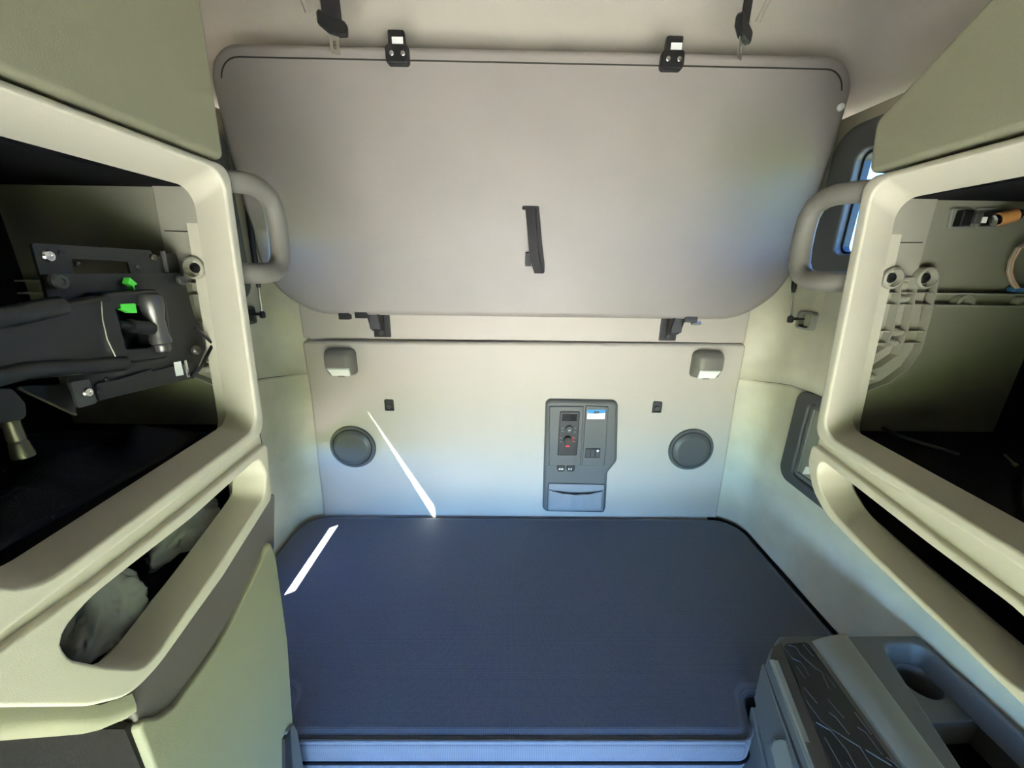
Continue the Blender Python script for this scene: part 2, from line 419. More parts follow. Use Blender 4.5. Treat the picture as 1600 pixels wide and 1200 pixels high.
# luggage hatch low in the right wall; unseen left one added above the sun slot
for s in (1, -1):
    h = thing('side_hatch', (s*1.08, -0.42, 0.985),
              'dark grey framed luggage hatch in the right side wall beside the bed' if s > 0 else 'dark grey framed hatch added in the unseen left side wall above the sun slot', 'hatch')
    outer = rect(-0.66, 1.02 if s < 0 else 0.985, -0.215, 1.372, [0.04, 0.06, 0.05, 0.04], 7)
    inner = rect(-0.60, 1.065 if s < 0 else 1.03, -0.285, 1.335, 0.025, 7)
    g = G(); frame(g, outer, inner, 'X', s*1.09, s*1.07, 0.012, 0.006, s*1.088); g.build('hatch_frame', GREYD, h)
    g = G(); frame(g, off(inner, 0.001), off(inner, 0.022), 'X', s*1.089, s*1.079, 0.004, 0.004); g.build('inner_bezel', GREY, h)
    g = G(); plate(g, off(inner, 0.02), 'X', s*1.0895, s*1.083, 0.004); g.build('hatch_door', GREYW, h)
    if s > 0:
        c = px2([(1253, 741), (1266, 741), (1266, 730), (1259, 729)], 'X', s*1.081)
        G().loft([on(c, 'X', s*1.0829), on(c, 'X', s*1.0815)]).build('paper_tag', WHITE, h)

# ================================================================ BED
base = thing('bed_base', (0, -0.45, 0), 'dark bunk base box under the navy mattress', 'bed base')
lp = rpoly([(-1.05, -0.02), (1.05, -0.02), (1.05, -0.80), (0.57, -0.82), (0.56, -0.93), (-0.66, -0.93), (-0.67, -0.82), (-1.05, -0.80)], 0.02, 4)
G().loft([on(lp, 'Z', 0.0), on(lp, 'Z', 0.50)]).build('base_box', BLACKM, base)
mt = thing('mattress', (0, -0.45, 0.5), 'navy blue knit fabric mattress filling the lower bunk', 'mattress')
def mloop(d=0.0):
    return off(rpoly([(-1.075, -0.004), (1.075, -0.004), (1.075, -0.834), (0.640, -0.842), (0.596, -0.962), (-0.690, -0.962), (-0.700, -0.835), (-1.075, -0.815)],
                 [0.13, 0.13, 0.04, 0.03, 0.05, 0.05, 0.03, 0.05], 8), d)
ls = [on(mloop(), 'Z', 0.502), on(mloop(), 'Z', 0.585)]
for k in range(1, 6):
    a = math.pi/2*k/5; ls.append(on(mloop(0.03*(1-math.cos(a))), 'Z', 0.585+0.03*math.sin(a)))
ls.append(on(mloop(0.036), 'Z', 0.6165))
G().loft(ls, True, True).build('cover', MATT, mt, 60)
def run(loop, a, b2): return [loop[i % len(loop)] for i in range(a, b2)]
G().tube(run(on(mloop(0.004), 'Z', 0.6115), 4*8, 6*8), 0.004, 8).build('piping', MATT, mt, 60)
G().tube(run(on(mloop(-0.001), 'Z', 0.535), 4*8, 6*8), 0.005, 8).build('piping', BLACKM, mt, 60)
G().tube(run(on(mloop(-0.003), 'Z', 0.606), 8, 3*8-4), 0.007, 8).build('side_piping', BLACKM, mt, 60)

# ---- folded upper bunk
BZ0, BZ1 = 1.615, 2.468
def by(z): return -0.075 - 0.125*(z-BZ0)/(BZ1-BZ0)      # front face of the folded bunk
bk = thing('folded_bunk', (0, -0.08, 1.62), 'taupe upper bunk folded up flat against the back wall', 'bunk')
prof = [(-0.88, BZ0), (0.88, BZ0), (1.035, BZ0+0.13), (1.045, 2.2), (1.035, BZ1), (-1.035, BZ1), (-1.045, 2.2), (-1.035, BZ0+0.13)]
bl = rpoly(prof, [0.25, 0.25, 0.22, 0.5, 0.11, 0.11, 0.5, 0.22], 9)
def tilt(loop, back): return [Vector((p.x, by(p.y)+back, p.y)) for p in loop]
ls = [tilt(off(bl, 0.012), 0.080), tilt(bl, 0.068), tilt(bl, 0.028)]
for k in range(1, 6):
    a = math.pi/2*k/5; ls.append(tilt(off(bl, 0.024*(1-math.cos(a))), 0.028-0.028*math.sin(a)))
G().loft(ls).build('panel', BUNK, bk, 60)
# stitched seam along the upper edge
sm = [p for p in tilt(off(bl, 0.040), -0.0008) if p.z > 2.36]
sm.sort(key=lambda p: p.x)
G().tube(sm, 0.0022, 6).build('edge_seam', SEAM, bk)
def bpt(x, y, proud=0.0):
    """pixel on the bunk face"""
    z = 2.0
    for _ in range(8): q = PX(x, y, 'Y', by(z)-proud); z = q.z
    return q
# latches on the upper edge
for (x, y) in ((620, 76), (1052, 85)):
    c = bpt(x, y, 0.012)
    lt = plate(G(), rpoly([(c.x-0.036, c.z-0.040), (c.x+0.036, c.z-0.040), (c.x+0.036, c.z+0.012), (c.x-0.036, c.z+0.012)], 0.012), 'Y', c.y+0.02, c.y-0.006, 0.006).build('latch', BLACK, bk)
    g = G().box((c.x-0.026, c.y-0.004, c.z-0.004), (c.x+0.026, c.y+0.02, c.z+0.048), 0.006).build('hook', BLACK, lt)
    G().box((c.x-0.012, c.y-0.0045, c.z+0.010), (c.x+0.022, c.y-0.007, c.z+0.027)).build('sticker', WHITE, lt)
    for dx in (-0.016, 0.019): G().lathe((c.x+dx, c.y-0.005, c.z-0.014), (0, -1, 0), [(0.007, 0), (0.007, 0.002), (0.004, 0.004)], 14).build('rivet', STEEL, lt)
# pull strap through a slot
c = bpt(829, 325)
g = G(); plate(g, rpoly([(c.x-0.031, c.z-0.007), (c.x+0.031, c.z-0.007), (c.x+0.031, c.z+0.007), (c.x-0.031, c.z+0.007)], 0.006), 'Y', c.y+0.004, c.y-0.003, 0.002)
g.build('strap_slot', BLACK, bk)
loop = [bpt(828, 326, 0.004), bpt(830, 345, 0.014), bpt(832, 370, 0.022), bpt(834, 395, 0.026), bpt(838, 415, 0.024), bpt(842, 427, 0.018), bpt(844, 425, 0.010), bpt(844, 412, 0.008), bpt(840, 380, 0.010), bpt(837, 345, 0.006), bpt(835, 327, 0.003)]
st = G().ribbon(loop, 0.034, 0.0025, (1, -0.25, 0)).build('pull_strap', WEB, bk, 40)
a = bpt(826, 405, 0.012); G().box((a.x-0.012, a.y-0.001, a.z-0.026), (a.x+0.010, a.y+0.004, a.z+0.024), 0.0015).build('strap_tag', BLACK, st)
c = bpt(537, 495, -0.004); G().box((c.x-0.022, c.y, c.z-0.012), (c.x+0.022, c.y+0.03, c.z+0.016), 0.003).build('bottom_tab', BLACK, bk)
c = bpt(1313, 168, 0.0); G().lathe(c, (0, -1, 0), [(0.012, 0), (0.011, 0.006), (0.006, 0.010)], 16).build('button', LENS, bk)

# hinge brackets between the wall rail and the bunk
for s, x0, lab in ((-1, 596, 'black steel hinge bracket under the folded bunk, left one'), (1, 1046, 'black steel hinge bracket under the folded bunk, right one')):
    h = thing('hinge_bracket', (s*0.62, 0.0, 1.51), lab, 'bracket', 'bunk hinge brackets')
    X = PX(x0, 512, 'Y', 0.0).x
    G().box((X-0.036, 0.014, 1.512), (X+0.036, 0.002, 1.64), 0.003).build('wall_plate', BLACK, h)
    g = G(); ar = rpoly([(0.0, 1.53), (-0.035, 1.56), (-0.062, 1.615), (-0.06, 1.66), (-0.005, 1.66)], 0.012, 4)
    g.loft([on(ar, 'X', X-s*0.006), on(ar, 'X', X-s*0.014)]); g.loft([on(ar, 'X', X+s*0.030), on(ar, 'X', X+s*0.036)]); g.build('arm', BLACK, h)
    G().box((X-s*0.010, -0.048, 1.555), (X+s*0.034, -0.030, 1.64), 0.004).build('arm_web', GREYD, h)
    bolt('bolt', (X, 0.002, 1.532), (0, -1, 0), 0.012, GREYD, h)
    G().box((X+s*0.03, -0.055, 1.603), (X-s*0.02+s*0.10, -0.075, 1.628), 0.003).build('stop_tab', BLACK if s < 0 else GREYD, h)
    if s > 0: G().lathe((X+0.085, -0.06, 1.600), (1, 0, 0), [(0.008, -0.02), (0.010, 0), (0.008, 0.016)], 12).build('clip', STEEL, h)

# restraint belts hanging from the headliner
for s, (xa, ya), (xb, yb), (xc, yc), lab in ((-1, (516, 0), (520, 38), (523, 76), 'black restraint belt with steel tongue hanging above the bunk, wide side showing'),
                                           (1, (1166, 0), (1162, 46), (1159, 86), 'black restraint belt with steel tongue hanging above the bunk, twisted edge on')):
    Y = -0.31
    a, b2, c2 = PX(xa, ya, 'Y', Y), PX(xb, yb, 'Y', Y), PX(xc, yc, 'Y', Y)
    side = Vector((1, 0.1, 0)) if s < 0 else Vector((0.8, 0.6, 0))
    top = Vector((a.x-0.004*s, Y, dome(Y, a.x)+0.01))
    t = thing('restraint_belt', top, lab, 'belt', 'restraint belts on the headliner')
    mid = (top+b2)/2 + Vector((0.004*s, -0.004, 0))
    G().ribbon([top, (top+mid)/2, mid, (mid+b2)/2, b2], 0.052 if s < 0 else 0.045, 0.0035, side).build('webbing', WEB, t)
    sv = side.normalized()
    def T(u, v, d=0.0): return b2 + sv*u + Vector((0, 0, v)) + sv.cross(Vector((0, 0, 1)))*d
    lo = rpoly([(-0.040, 0.022), (-0.034, 0.030), (0.034, 0.006), (0.040, -0.002), (0.038, -0.026), (0.016, -0.028), (-0.012, -0.022), (-0.040, -0.002)], 0.005, 4)
    g = G(); g.loft([[T(p.x, p.y, -0.010) for p in off(lo, 0.004)], [T(p.x, p.y, -0.006) for p in lo], [T(p.x, p.y, 0.006) for p in lo], [T(p.x, p.y, 0.010) for p in off(lo, 0.004)]])
    g.build('tongue_sleeve', BLACK, t)
    ou = rpoly([(-0.012, -0.068), (0.012, -0.072), (0.014, -0.02), (-0.016, -0.014)], 0.003, 4); inn = rpoly([(-0.0045, -0.058), (0.0045, -0.060), (0.005, -0.040), (-0.005, -0.038)], 0.002, 4)
    g = G(); g.loft([[T(p.x, p.y, -0.0015) for p in ou], [T(p.x, p.y, 0.0015) for p in ou], [T(p.x, p.y, 0.0015) for p in inn], [T(p.x, p.y, -0.0015) for p in inn], [T(p.x, p.y, -0.0015) for p in ou]], False, False)
    g.build('steel_tongue', STEEL, t)
    G().box(top+Vector((-0.035, -0.02, -0.012)), top+Vector((0.035, 0.02, 0.012)), 0.006).build('anchor_cover', GREYD, t)

# gas struts holding the bunk
for s, (xa, ya), (xb, yb) in ((-1, (398, 405), (410, 491)), (1, (1243, 425), (1235, 498))):
    Xs = s*1.03
    pb = PX(xb, yb, 'X', Xs); pa = PX(xa, ya, 'X', Xs)
    t = thing('gas_strut', pb, 'thin steel gas strut at the %s end of the folded bunk' % ('left' if s < 0 else 'right'), 'gas strut', 'bunk gas struts')
    d = (pa-pb).normalized()
    G().tube([pb, pb+d*0.12], 0.0045, 10).build('rod', STEEL, t)
    G().tube([pb+d*0.10, pb+d*0.115, pb+d*0.12, pb+d*0.42], [0.006, 0.0085, 0.0095, 0.0095], 12).build('cylinder', BLACK, t)
    G().lathe(pb-d*0.012, d, [(0.006, -0.004), (0.011, 0), (0.011, 0.018), (0.006, 0.024)], 12).build('ball_socket', BLACK, t)
    yc, zc = pb.y-0.03, pb.z-0.002
    g = G(); frame(g, rect(yc-0.04, zc-0.034, yc+0.04, zc+0.034, 0.012), rect(yc-0.030, zc-0.024, yc+0.026, zc+0.024, 0.008), 'X', s*1.087, s*1.058, 0.006, 0.004, s*1.084)
    g.build('pocket', GREYD if s < 0 else GREYW, t)
    G().tube([pb, Vector((s*1.087, pb.y, pb.z))], 0.006, 10).build('pivot_stud', BLACK, t)

# ================================================================ FIXTURES ON THE BACK WALL
for s, (x, y) in ((-1, (552, 698)), (1, (1079, 702))):
    c = PX(x, y, 'Y', 0.0)
    t = thing('speaker', (c.x, 0, c.z), 'round grey speaker cover on the back wall, %s' % ('below the left reading lamp' if s < 0 else 'right of the control panel'), 'speaker', 'speakers in the back wall')
    G().lathe((c.x, 0, c.z), (0, -1, 0), [(0.107, -0.004), (0.107, 0.005), (0.104, 0.009), (0.094, 0.009), (0.091, 0.004)], 48, False, False).build('outer_ring', SPK, t, 50)
    G().lathe((c.x, 0, c.z), (0, -1, 0), [(0.092, -0.002), (0.092, 0.0045)], 48).build('gap', BLACK, t)
    G().lathe((c.x, 0, c.z), (0, -1, 0), [(0.089, 0.002), (0.089, 0.009), (0.086, 0.012), (0.072, 0.019), (0.066, 0.0205)], 48).build('grille_cap', SPK, t, 25)
for s, (x, y) in ((-1, (532, 566)), (1, (1105, 570))):
    c = PX(x, y, 'Y', -0.02)
    t = thing('reading_lamp', (c.x, 0, c.z), 'taupe wall reading lamp with white lens, %s end of the back wall' % ('left' if s < 0 else 'right'), 'lamp', 'reading lamps')
    def sec(k): return rpoly([(0.002, 0.062*k), (-0.040, 0.060*k), (-0.060, 0.040*k), (-0.062, -0.012*k), (-0.030, -0.058*k), (0.002, -0.064*k)], [0.005, 0.02, 0.02, 0.012, 0.012, 0.004], 5)
    g = G(); ls = []
    for u, k, q in ((-0.064, 0.66, 0.35), (-0.061, 0.82, 0.62), (-0.055, 0.92, 0.82), (-0.045, 0.98, 0.94), (-0.03, 1, 1), (0.03, 1, 1), (0.045, 0.98, 0.94), (0.055, 0.92, 0.82), (0.061, 0.82, 0.62), (0.064, 0.66, 0.35)):
        ls.append([Vector((c.x+u, p.x*q, c.z+p.y)) for p in sec(k)])
    g.loft(ls); g.build('housing', HANDLE, t, 50)
    q = [Vector((-0.0605, -0.018)), Vector((-0.034, -0.0555))]
    nn = Vector((-0.0375, -0.0265)).normalized()
    def LP(u, v, h): p = q[0].lerp(q[1], v)+nn*h; return Vector((c.x+u, p.x, c.z+p.y))
    sh = -s*0.004
    lo = rpoly([(-0.046+sh, 0.0), (0.046+sh, 0.0), (0.038+sh, 1.0), (-0.038+sh, 1.0)], 0.01, 3)
    G().loft([[LP(p.x, p.y, -0.004) for p in lo], [LP(p.x, p.y, 0.003) for p in lo], [LP(p.x*0.95, 0.03+p.y*0.94, 0.005) for p in lo]]).build('lens', LENS, t)
    G().box((c.x-0.014+sh, -0.040, c.z-0.062), (c.x+0.014+sh, -0.030, c.z-0.052), 0.002).build('switch', GREYW, t)
for s, (x, y) in ((-1, (608, 633)), (1, (1027, 636))):
    c = PX(x, y, 'Y', -0.003)
    t = thing('anchor_socket', (c.x, 0, c.z), 'small black anchor bolt recess in the back wall, %s of the control panel' % ('left' if s < 0 else 'right'), 'anchor', 'anchor bolt recesses')
    lo = rpoly([(c.x-0.021, c.z-0.026), (c.x+0.021, c.z-0.026), (c.x+0.021-s*0.0, c.z+0.026), (c.x-0.021, c.z+0.028)], [0.004, 0.004, 0.008, 0.008], 5)
    g = G(); frame(g, lo, off(lo, 0.004), 'Y', 0.002, -0.006, 0.002, 0.001, 0.0005); g.build('recess_rim', BLACK, t)
    G().loft([on(off(lo, 0.003), 'Y', 0.002), on(off(lo, 0.003), 'Y', -0.001)]).build('recess_back', BLACK, t)
    bolt('bolt', (c.x, -0.001, c.z-0.006), (0, -1, 0), 0.011, GREYD, t)
    G().box((c.x-0.022, -0.001, c.z-0.031), (c.x+0.022, -0.006, c.z-0.027), 0.001).build('lip', WALL, t)

# control panel
cp = thing('control_panel', (0.27, 0, 0.64), 'grey control panel with radio, switches and fabric pocket on the back wall', 'control panel')
YF = -0.022
body = px2([(848, 801), (947, 803), (950, 740), (965, 722), (967, 627), (853, 625)], 'Y', YF)
lp = rpoly(body, [0.03, 0.03, 0.03, 0.05, 0.03, 0.025], 7)
g = G(); plate(g, lp, 'Y', 0.005, YF, 0.018, 5); g.build('housing', GREY, cp, 50)
def wp(pts, r=0.004, n=4, Y=YF): return rpoly(px2(pts, 'Y', Y), r, n)
g = G(); plate(g, wp([(857, 727), (907, 727), (912, 634), (858, 634)], 0.006), 'Y', YF+0.002, YF-0.009, 0.006); g.build('left_column', GREY, cp, 50)
g = G(); plate(g, wp([(909, 727), (944, 728), (951, 635), (915, 633)], 0.006), 'Y', YF+0.002, YF-0.006, 0.005); g.build('right_column', GREY, cp, 50)
Y1 = YF-0.009
rd = wp([(871, 711), (901, 711), (906, 643), (875, 643)], 0.006, 5, Y1)
g = G(); plate(g, rd, 'Y', Y1+0.001, Y1-0.007, 0.003); rad = g.build('radio_face', BLACK, cp, label='black radio control face')
Y2 = Y1-0.007
G().loft([on(wp([(878, 658), (901, 658), (902, 647), (879, 647)], 0.002, 3, Y2), 'Y', Y2), on(wp([(878, 658), (901, 658), (902, 647), (879, 647)], 0.002, 3, Y2), 'Y', Y2-0.0012)]).build('display', SCREEN, rad)
for (x, y), rr, rm in (((889, 670), 0.0175, GREYD), ((887, 687), 0.020, BLACK)):
    c = PX(x, y, 'Y', Y2)
    G().lathe(c, (0, -1, 0), [(rr, 0), (rr*0.95, 0.010), (rr*0.8, 0.012), (rr*0.3, 0.0115)], 24).build('knob', rm, rad)
c = PX(887, 687, 'Y', Y2); g = G()
g.loft([[c+Vector((math.cos(a)*r2, -0.0008, math.sin(a)*r2)) for a in [R(-75+15*k) for k in range(9)]] for r2 in (0.0215, 0.0245)], False, False, False); g.build('red_arc', RED, rad)
c = PX(887, 697, 'Y', Y2); G().box((c.x-0.010, c.y, c.z-0.005), (c.x+0.010, c.y-0.0015, c.z+0.005), 0.001).build('red_mark', RED, rad)
for (x, y) in ((879, 669), (879, 674), (899, 669), (898, 675), (876, 684), (876, 690), (897, 684), (897, 690), (889, 671)):
    c = PX(x, y, 'Y', Y2)
    h = 0.012 if x == 889 else 0
    G().box((c.x-0.004, c.y-h, c.z-0.0018), (c.x+0.004, c.y-0.0008-h, c.z+0.0018)).build('legend_mark', GREYW if h == 0 else WHITE, rad)
# sticker: white card with a blue header
Y3 = YF-0.006
stc = wp([(917, 655), (945, 655), (946, 640), (918, 640)], 0.001, 2, Y3)
st = G().loft([on(stc, 'Y', Y3), on(stc, 'Y', Y3-0.0008)]).build('sticker', WHITE, cp)
hd = wp([(918, 645.5), (929, 646.5), (946, 645), (946, 640), (918, 640)], 0.0005, 2, Y3)
G().loft([on(hd, 'Y', Y3-0.0009), on(hd, 'Y', Y3-0.0012)]).build('blue_header', SKYB, st)
hd = wp([(928, 645.5), (936, 645.5), (936, 642.5), (928, 642.5)], 0.0005, 2, Y3)
G().loft([on(hd, 'Y', Y3-0.0013), on(hd, 'Y', Y3-0.0015)]).build('printed_block', GREYD, st)
for x in (920, 927): 
    c = PX(x, 650, 'Y', Y3); G().box((c.x, Y3-0.0009, c.z-0.003), (c.x+0.011, Y3-0.0011, c.z+0.003)).build('printed_line', mat('print_grey_%d' % x, (0.55, 0.57, 0.6)), st)
# three small switches
sb = wp([(913.5, 715), (937, 715), (938, 700), (915, 700)], 0.002, 3, Y3)
sbo = G().loft([on(sb, 'Y', Y3+0.001), on(sb, 'Y', Y3-0.002)]).build('switch_bezel', BLACK, cp)
for k in range(3):
    x0 = 915.5+7.6*k
    sw = wp([(x0, 713.5), (x0+6.2, 713.5), (x0+6.6, 701.5), (x0+0.5, 701.5)], 0.001, 3, Y3-0.002)
    so2 = plate(G(), sw, 'Y', Y3-0.001, Y3-0.0055, 0.0015).build('switch', GREYD, sbo)
c = PX(934, 704.5, 'Y', Y3-0.006); G().lathe(c, (0, -1, 0), [(0.006, 0), (0.005, 0.001)], 12).build('indicator', WHITE, sbo)
# two push buttons
for x0, x1 in ((870, 883), (885, 898)):
    bt = wp([(x0+2, 736), (x1-2, 736), (x1, 731), (x1-0.5, 726.5), (x0+0.5, 726.5), (x0, 731)], 0.003, 3, YF-0.004)
    bo = plate(G(), bt, 'Y', YF+0.001, YF-0.012, 0.004).build('push_button', BLACK, cp)
    for k in range(3 if x0 == 870 else 2):
        c = PX(x0+4+k*(2.6 if x0 == 870 else 3.5), 733, 'Y', YF-0.012)
        G().box((c.x-0.0025, c.y, c.z-0.004), (c.x+0.0025, c.y-0.0008, c.z+0.004)).build('legend_mark', WHITE, bo)
# elastic pocket
pk = wp([(854, 798), (944, 800), (946, 756), (856, 754)], 0.012, 5)
g = G(); frame(g, pk, off(pk, 0.006), 'Y', YF+0.002, YF-0.004, 0.002, 0.002); g.build('pocket_rim', GREYD, cp)
g = G(); plate(g, off(pk, 0.004), 'Y', YF+0.002, YF-0.002, 0.002); g.build('pocket_back', POCKET, cp)
# bulging front flap with folds
x0, x1 = PX(857, 780, 'Y', YF).x, PX(942, 780, 'Y', YF).x; z0, z1 = PX(900, 798, 'Y', YF).z+0.004, PX(900, 766, 'Y', YF).z
v = []; f = []; NX, NZ = 24, 10
for j in range(NZ+1):
    for i in range(NX+1):
        u = i/NX; t2 = j/NZ; x = x0+(x1-x0)*u
        top = z1-0.014*math.sin(math.pi*u)
        z = z0+(top-z0)*t2
        d = 0.020*math.sin(math.pi*u)**0.6*(0.25+0.75*t2**0.8) + 0.004*t2*math.sin(u*26+2)*math.sin(math.pi*u)
        v.append((x, YF-0.003-d, z)); f += [(j*(NX+1)+i, j*(NX+1)+i+1, (j+1)*(NX+1)+i+1, (j+1)*(NX+1)+i)] if i < NX and j < NZ else []
pf = obj('pocket_flap', v, f, POCKET, cp, 60)
md = pf.modifiers.new('thick', 'SOLIDIFY'); md.thickness = 0.003
hem = [Vector(v[NZ*(NX+1)+i]) for i in range(NX+1)]
G().tube(hem, 0.004, 8).build('elastic_hem', POCKET, cp, 60)

# ================================================================ SIDE UNITS
def side_unit(s):
    side = 'left' if s < 0 else 'right'
    X0 = s*0.60
    # ---- middle cabinet: open compartment framed by a broad moulded fascia
    c = thing('open_cabinet', (s*0.85, -1.15, 1.23), 'beige %s' % ('open cabinet on the left holding a black screen mount' if s < 0 else 'open cabinet on the right with bare ribbed rear panel and loose wiring'), 'cabinet', 'open side cabinets')
    YR, YFr = -0.836, -1.70
    outer = rpoly([(YFr, 1.425), (YR-0.042, 1.463), (YR, 1.988), (YFr, 2.010)], [0.03, 0.04, 0.025, 0.03], 9)
    hole = rpoly([(-1.335, 1.463), (-0.900, 1.486), (-0.862, 1.974), (-1.345, 1.990)], [0.06, 0.04, 0.03, 0.05], 9)
    deep = rpoly([(-1.315, 1.466), (-0.884, 1.489), (-0.843, 1.950), (-1.315, 1.960)], [0.05, 0.03, 0.035, 0.04], 9)
    g = G(); frame(g, outer, hole, 'X', s*0.70, X0, 0.009, 0.005, s*0.675, deep); g.build('upper_fascia', BEIGE, c, 50)
    # lower bin fascia, its outline rising at the front end
    if s < 0:
        lo_o = [(-100, 1088), (-100, 1102), (0, 1106), (140, 1104), (205, 1088), (250, 1040), (350, 900), (426, 778), (418, 690), (300, 789), (150, 909)]
        ro = [0.008, 0.01, 0.1, 0.1, 0.06, 0.1, 0.2, 0.02, 0.012, 0.2, 0.2]
        lo_h = [(404, 716), (300, 810), (200, 888), (140, 936), (100, 985), (95, 1010), (112, 1031), (170, 1043), (225, 1045), (252, 1015), (338, 890), (414, 775), (416, 738)]
        rh = [0.015, 0.1, 0.1, 0.1, 0.03, 0.02, 0.03, 0.1, 0.03, 0.06, 0.2, 0.02, 0.02]
    else:
        lo_o = [(1268, 692), (1261, 722), (1268, 765), (1290, 806), (1350, 866), (1450, 961), (1600, 1106), (1720, 1222), (1760, 1100), (1600, 946), (1400, 793)]
        ro = [0.012, 0.05, 0.08, 0.1, 0.2, 0.2, 0.2, 0.02, 0.02, 0.2, 0.2]
        lo_h = [(1284, 720), (1276, 735), (1282, 768), (1303, 803), (1360, 862), (1450, 948), (1560, 1052), (1600, 1082), (1640, 1086), (1660, 1040), (1600, 962), (1450, 850)]
        rh = [0.01, 0.03, 0.06, 0.1, 0.2, 0.2, 0.1, 0.04, 0.03, 0.03, 0.1, 0.2]
    lo_o = rpoly(px2(lo_o, 'X', X0), ro, 8); lo_h = match(rpoly(px2(lo_h, 'X', X0), rh, 8), lo_o)
    g = G(); frame(g, lo_o, lo_h, 'X', s*0.70, X0, 0.005, 0.004, s*0.668, off(lo_h, 0.004))
    g.build('lower_fascia', BEIGE, c, 50)
    XO = s*1.075
    # seam between both fascias
    jl = [Vector(q) for q in ((-1.60, 1.39), (-0.885, 1.43), (-0.885, 1.468), (-1.60, 1.436))]
    G().loft([on(jl, 'X', s*0.611), on(jl, 'X', s*0.66)]).build('fascia_joint', BEIGE, c)
    # compartment lining
    G().box((s*0.69, -0.834, 1.455), (XO, -0.822, 2.02)).build('rear_wall', LINER, c)
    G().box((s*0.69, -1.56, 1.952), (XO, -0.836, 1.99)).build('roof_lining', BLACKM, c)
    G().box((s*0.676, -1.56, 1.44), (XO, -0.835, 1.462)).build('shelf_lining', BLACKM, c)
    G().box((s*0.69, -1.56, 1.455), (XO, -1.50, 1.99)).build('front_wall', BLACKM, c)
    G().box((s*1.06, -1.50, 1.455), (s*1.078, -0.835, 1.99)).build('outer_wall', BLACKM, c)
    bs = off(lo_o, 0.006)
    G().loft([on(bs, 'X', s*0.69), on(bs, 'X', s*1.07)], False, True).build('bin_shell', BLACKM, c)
    # liner post and moulded ribbed bracket on the rear wall
    YL = -0.834
    def RX(x, y, Yp=YL):
        p = PX(x, y, 'Y', Yp); return Vector((s*p.x, p.z)) if True else p
    post = [RX(*q) for q in ((1370, 440), (1424, 440), (1461, 305), (1385, 305))]
    g = G(); plate(g, rpoly(post, 0.004, 4), 'Y', YL+0.002, YL-0.010, 0.004); po = g.build('liner_post', RIBM, c)
    g = G(); pp = [RX(1380, 379, YL-0.01), RX(1441, 379, YL-0.01)]
    g.tube([(pp[0].x, YL-0.010, pp[0].y), (pp[1].x, YL-0.010, pp[1].y)], 0.0012, 6); g.build('post_joint', SEAM, po)
    base2 = [RX(*q) for q in ((1338, 608), (1385, 592), (1425, 552), (1440, 470), (1452, 425), (1425, 418), (1405, 440), (1372, 420), (1350, 430))]
    g = G(); plate(g, rpoly(base2, 0.01, 4), 'Y', YL+0.001, YL-0.004, 0.002); br = g.build('ribbed_bracket', RIBM, c)
    def rib(pts, h=0.022, w=0.003):
        P2 = [RX(*q) for q in pts]; g = G(); ls = []
        for i, p in enumerate(P2):
            t = (P2[min(i+1, len(P2)-1)]-P2[max(0, i-1)]).normalized(); nn = Vector((-t.y, t.x))*w/2
            ls.append([Vector((p.x+nn.x, YL-0.003, p.y+nn.y)), Vector((p.x-nn.x, YL-0.003, p.y-nn.y)), Vector((p.x-nn.x*0.7, YL-h, p.y-nn.y*0.7)), Vector((p.x+nn.x*0.7, YL-h, p.y+nn.y*0.7))])
        g.loft(ls); g.build('rib', RIBM, br, 40)
    rib([(1450, 432), (1446, 455), (1436, 500), (1424, 545), (1405, 572), (1375, 594), (1338, 608)])
    rib([(1418, 440), (1412, 475), (1402, 520), (1388, 552), (1362, 570), (1338, 578)])
    rib([(1394, 440), (1389, 475), (1380, 515), (1370, 540), (1345, 556)])
    for y, xa, xb in ((434, 1393, 1420), (457, 1352, 1447), (475, 1350, 1442), (516, 1345, 1432), (534, 1345, 1428)):
        rib([(xa, y), ((xa+xb)/2, y), (xb, y)], 0.018)
    for (x, y) in ((1380, 434), (1432, 434)):
        p = RX(x, y)
        tw = G().lathe((p.x, YL-0.002, p.y), (0, -1, 0), [(0.023, 0), (0.021, 0.022), (0.017, 0.024), (0.014, 0.012), (0.012, 0.012)], 20).build('bolt_tower', RIBM, br, 40)
        bolt('bolt', (p.x, YL-0.013, p.y), (0, -1, 0), 0.010, BLACK, tw)
    for (x, y) in ((1392, 517), (1384, 533), (1352, 585), (1400, 466)):
        p = RX(x, y)
        G().lathe((p.x, YL-0.003, p.y), (0, -1, 0), [(0.012, 0), (0.010, 0.006), (0.006, 0.020), (0.004, 0.022)], 10).build('boss', RIBM, br, 40)
    # horizontal rail on the rear wall
    for y in (458, 476):
        pa, pb = RX(1446, y), RX(1640, y)
        g = G().box((pa.x, YL-0.020, pa.y-0.0018), (pb.x, YL, pa.y+0.0018)); g.build('rail_rib', RIBM, c)
    for x in (1497, 1592):
        p = RX(x, 470); g = G()
        ar = [Vector((math.cos(R(a))*0.016, math.sin(R(a))*0.016)) for a in range(0, 181, 20)]
        ls = [[Vector((p.x+q.x*k, YL-d2, p.y-0.006+q.y*k)) for q in ar] for k, d2 in ((1.2, 0.0), (1.2, 0.016), (0.8, 0.016), (0.8, 0.0))]
        g.loft(ls, False, False, False); g.build('rail_clip', RIBM, c)
    # ---- overhead cabinet
    oc = thing('overhead_cabinet', (s*0.85, -1.15, 2.0), 'olive beige overhead cabinet door above the %s open cabinet' % side, 'cabinet', 'overhead cabinets')
    if s < 0: dl = rpoly([(-1.58, 2.012), (-0.846, 1.994), (-0.825, 2.36), (-1.58, 2.50)], 0.016, 5)
    else: dl = rpoly([(-1.58, 2.020), (-0.842, 1.992), (-0.828, 2.084), (-1.08, 2.272), (-1.58, 2.50)], [0.016, 0.016, 0.02, 0.05, 0.016], 5)
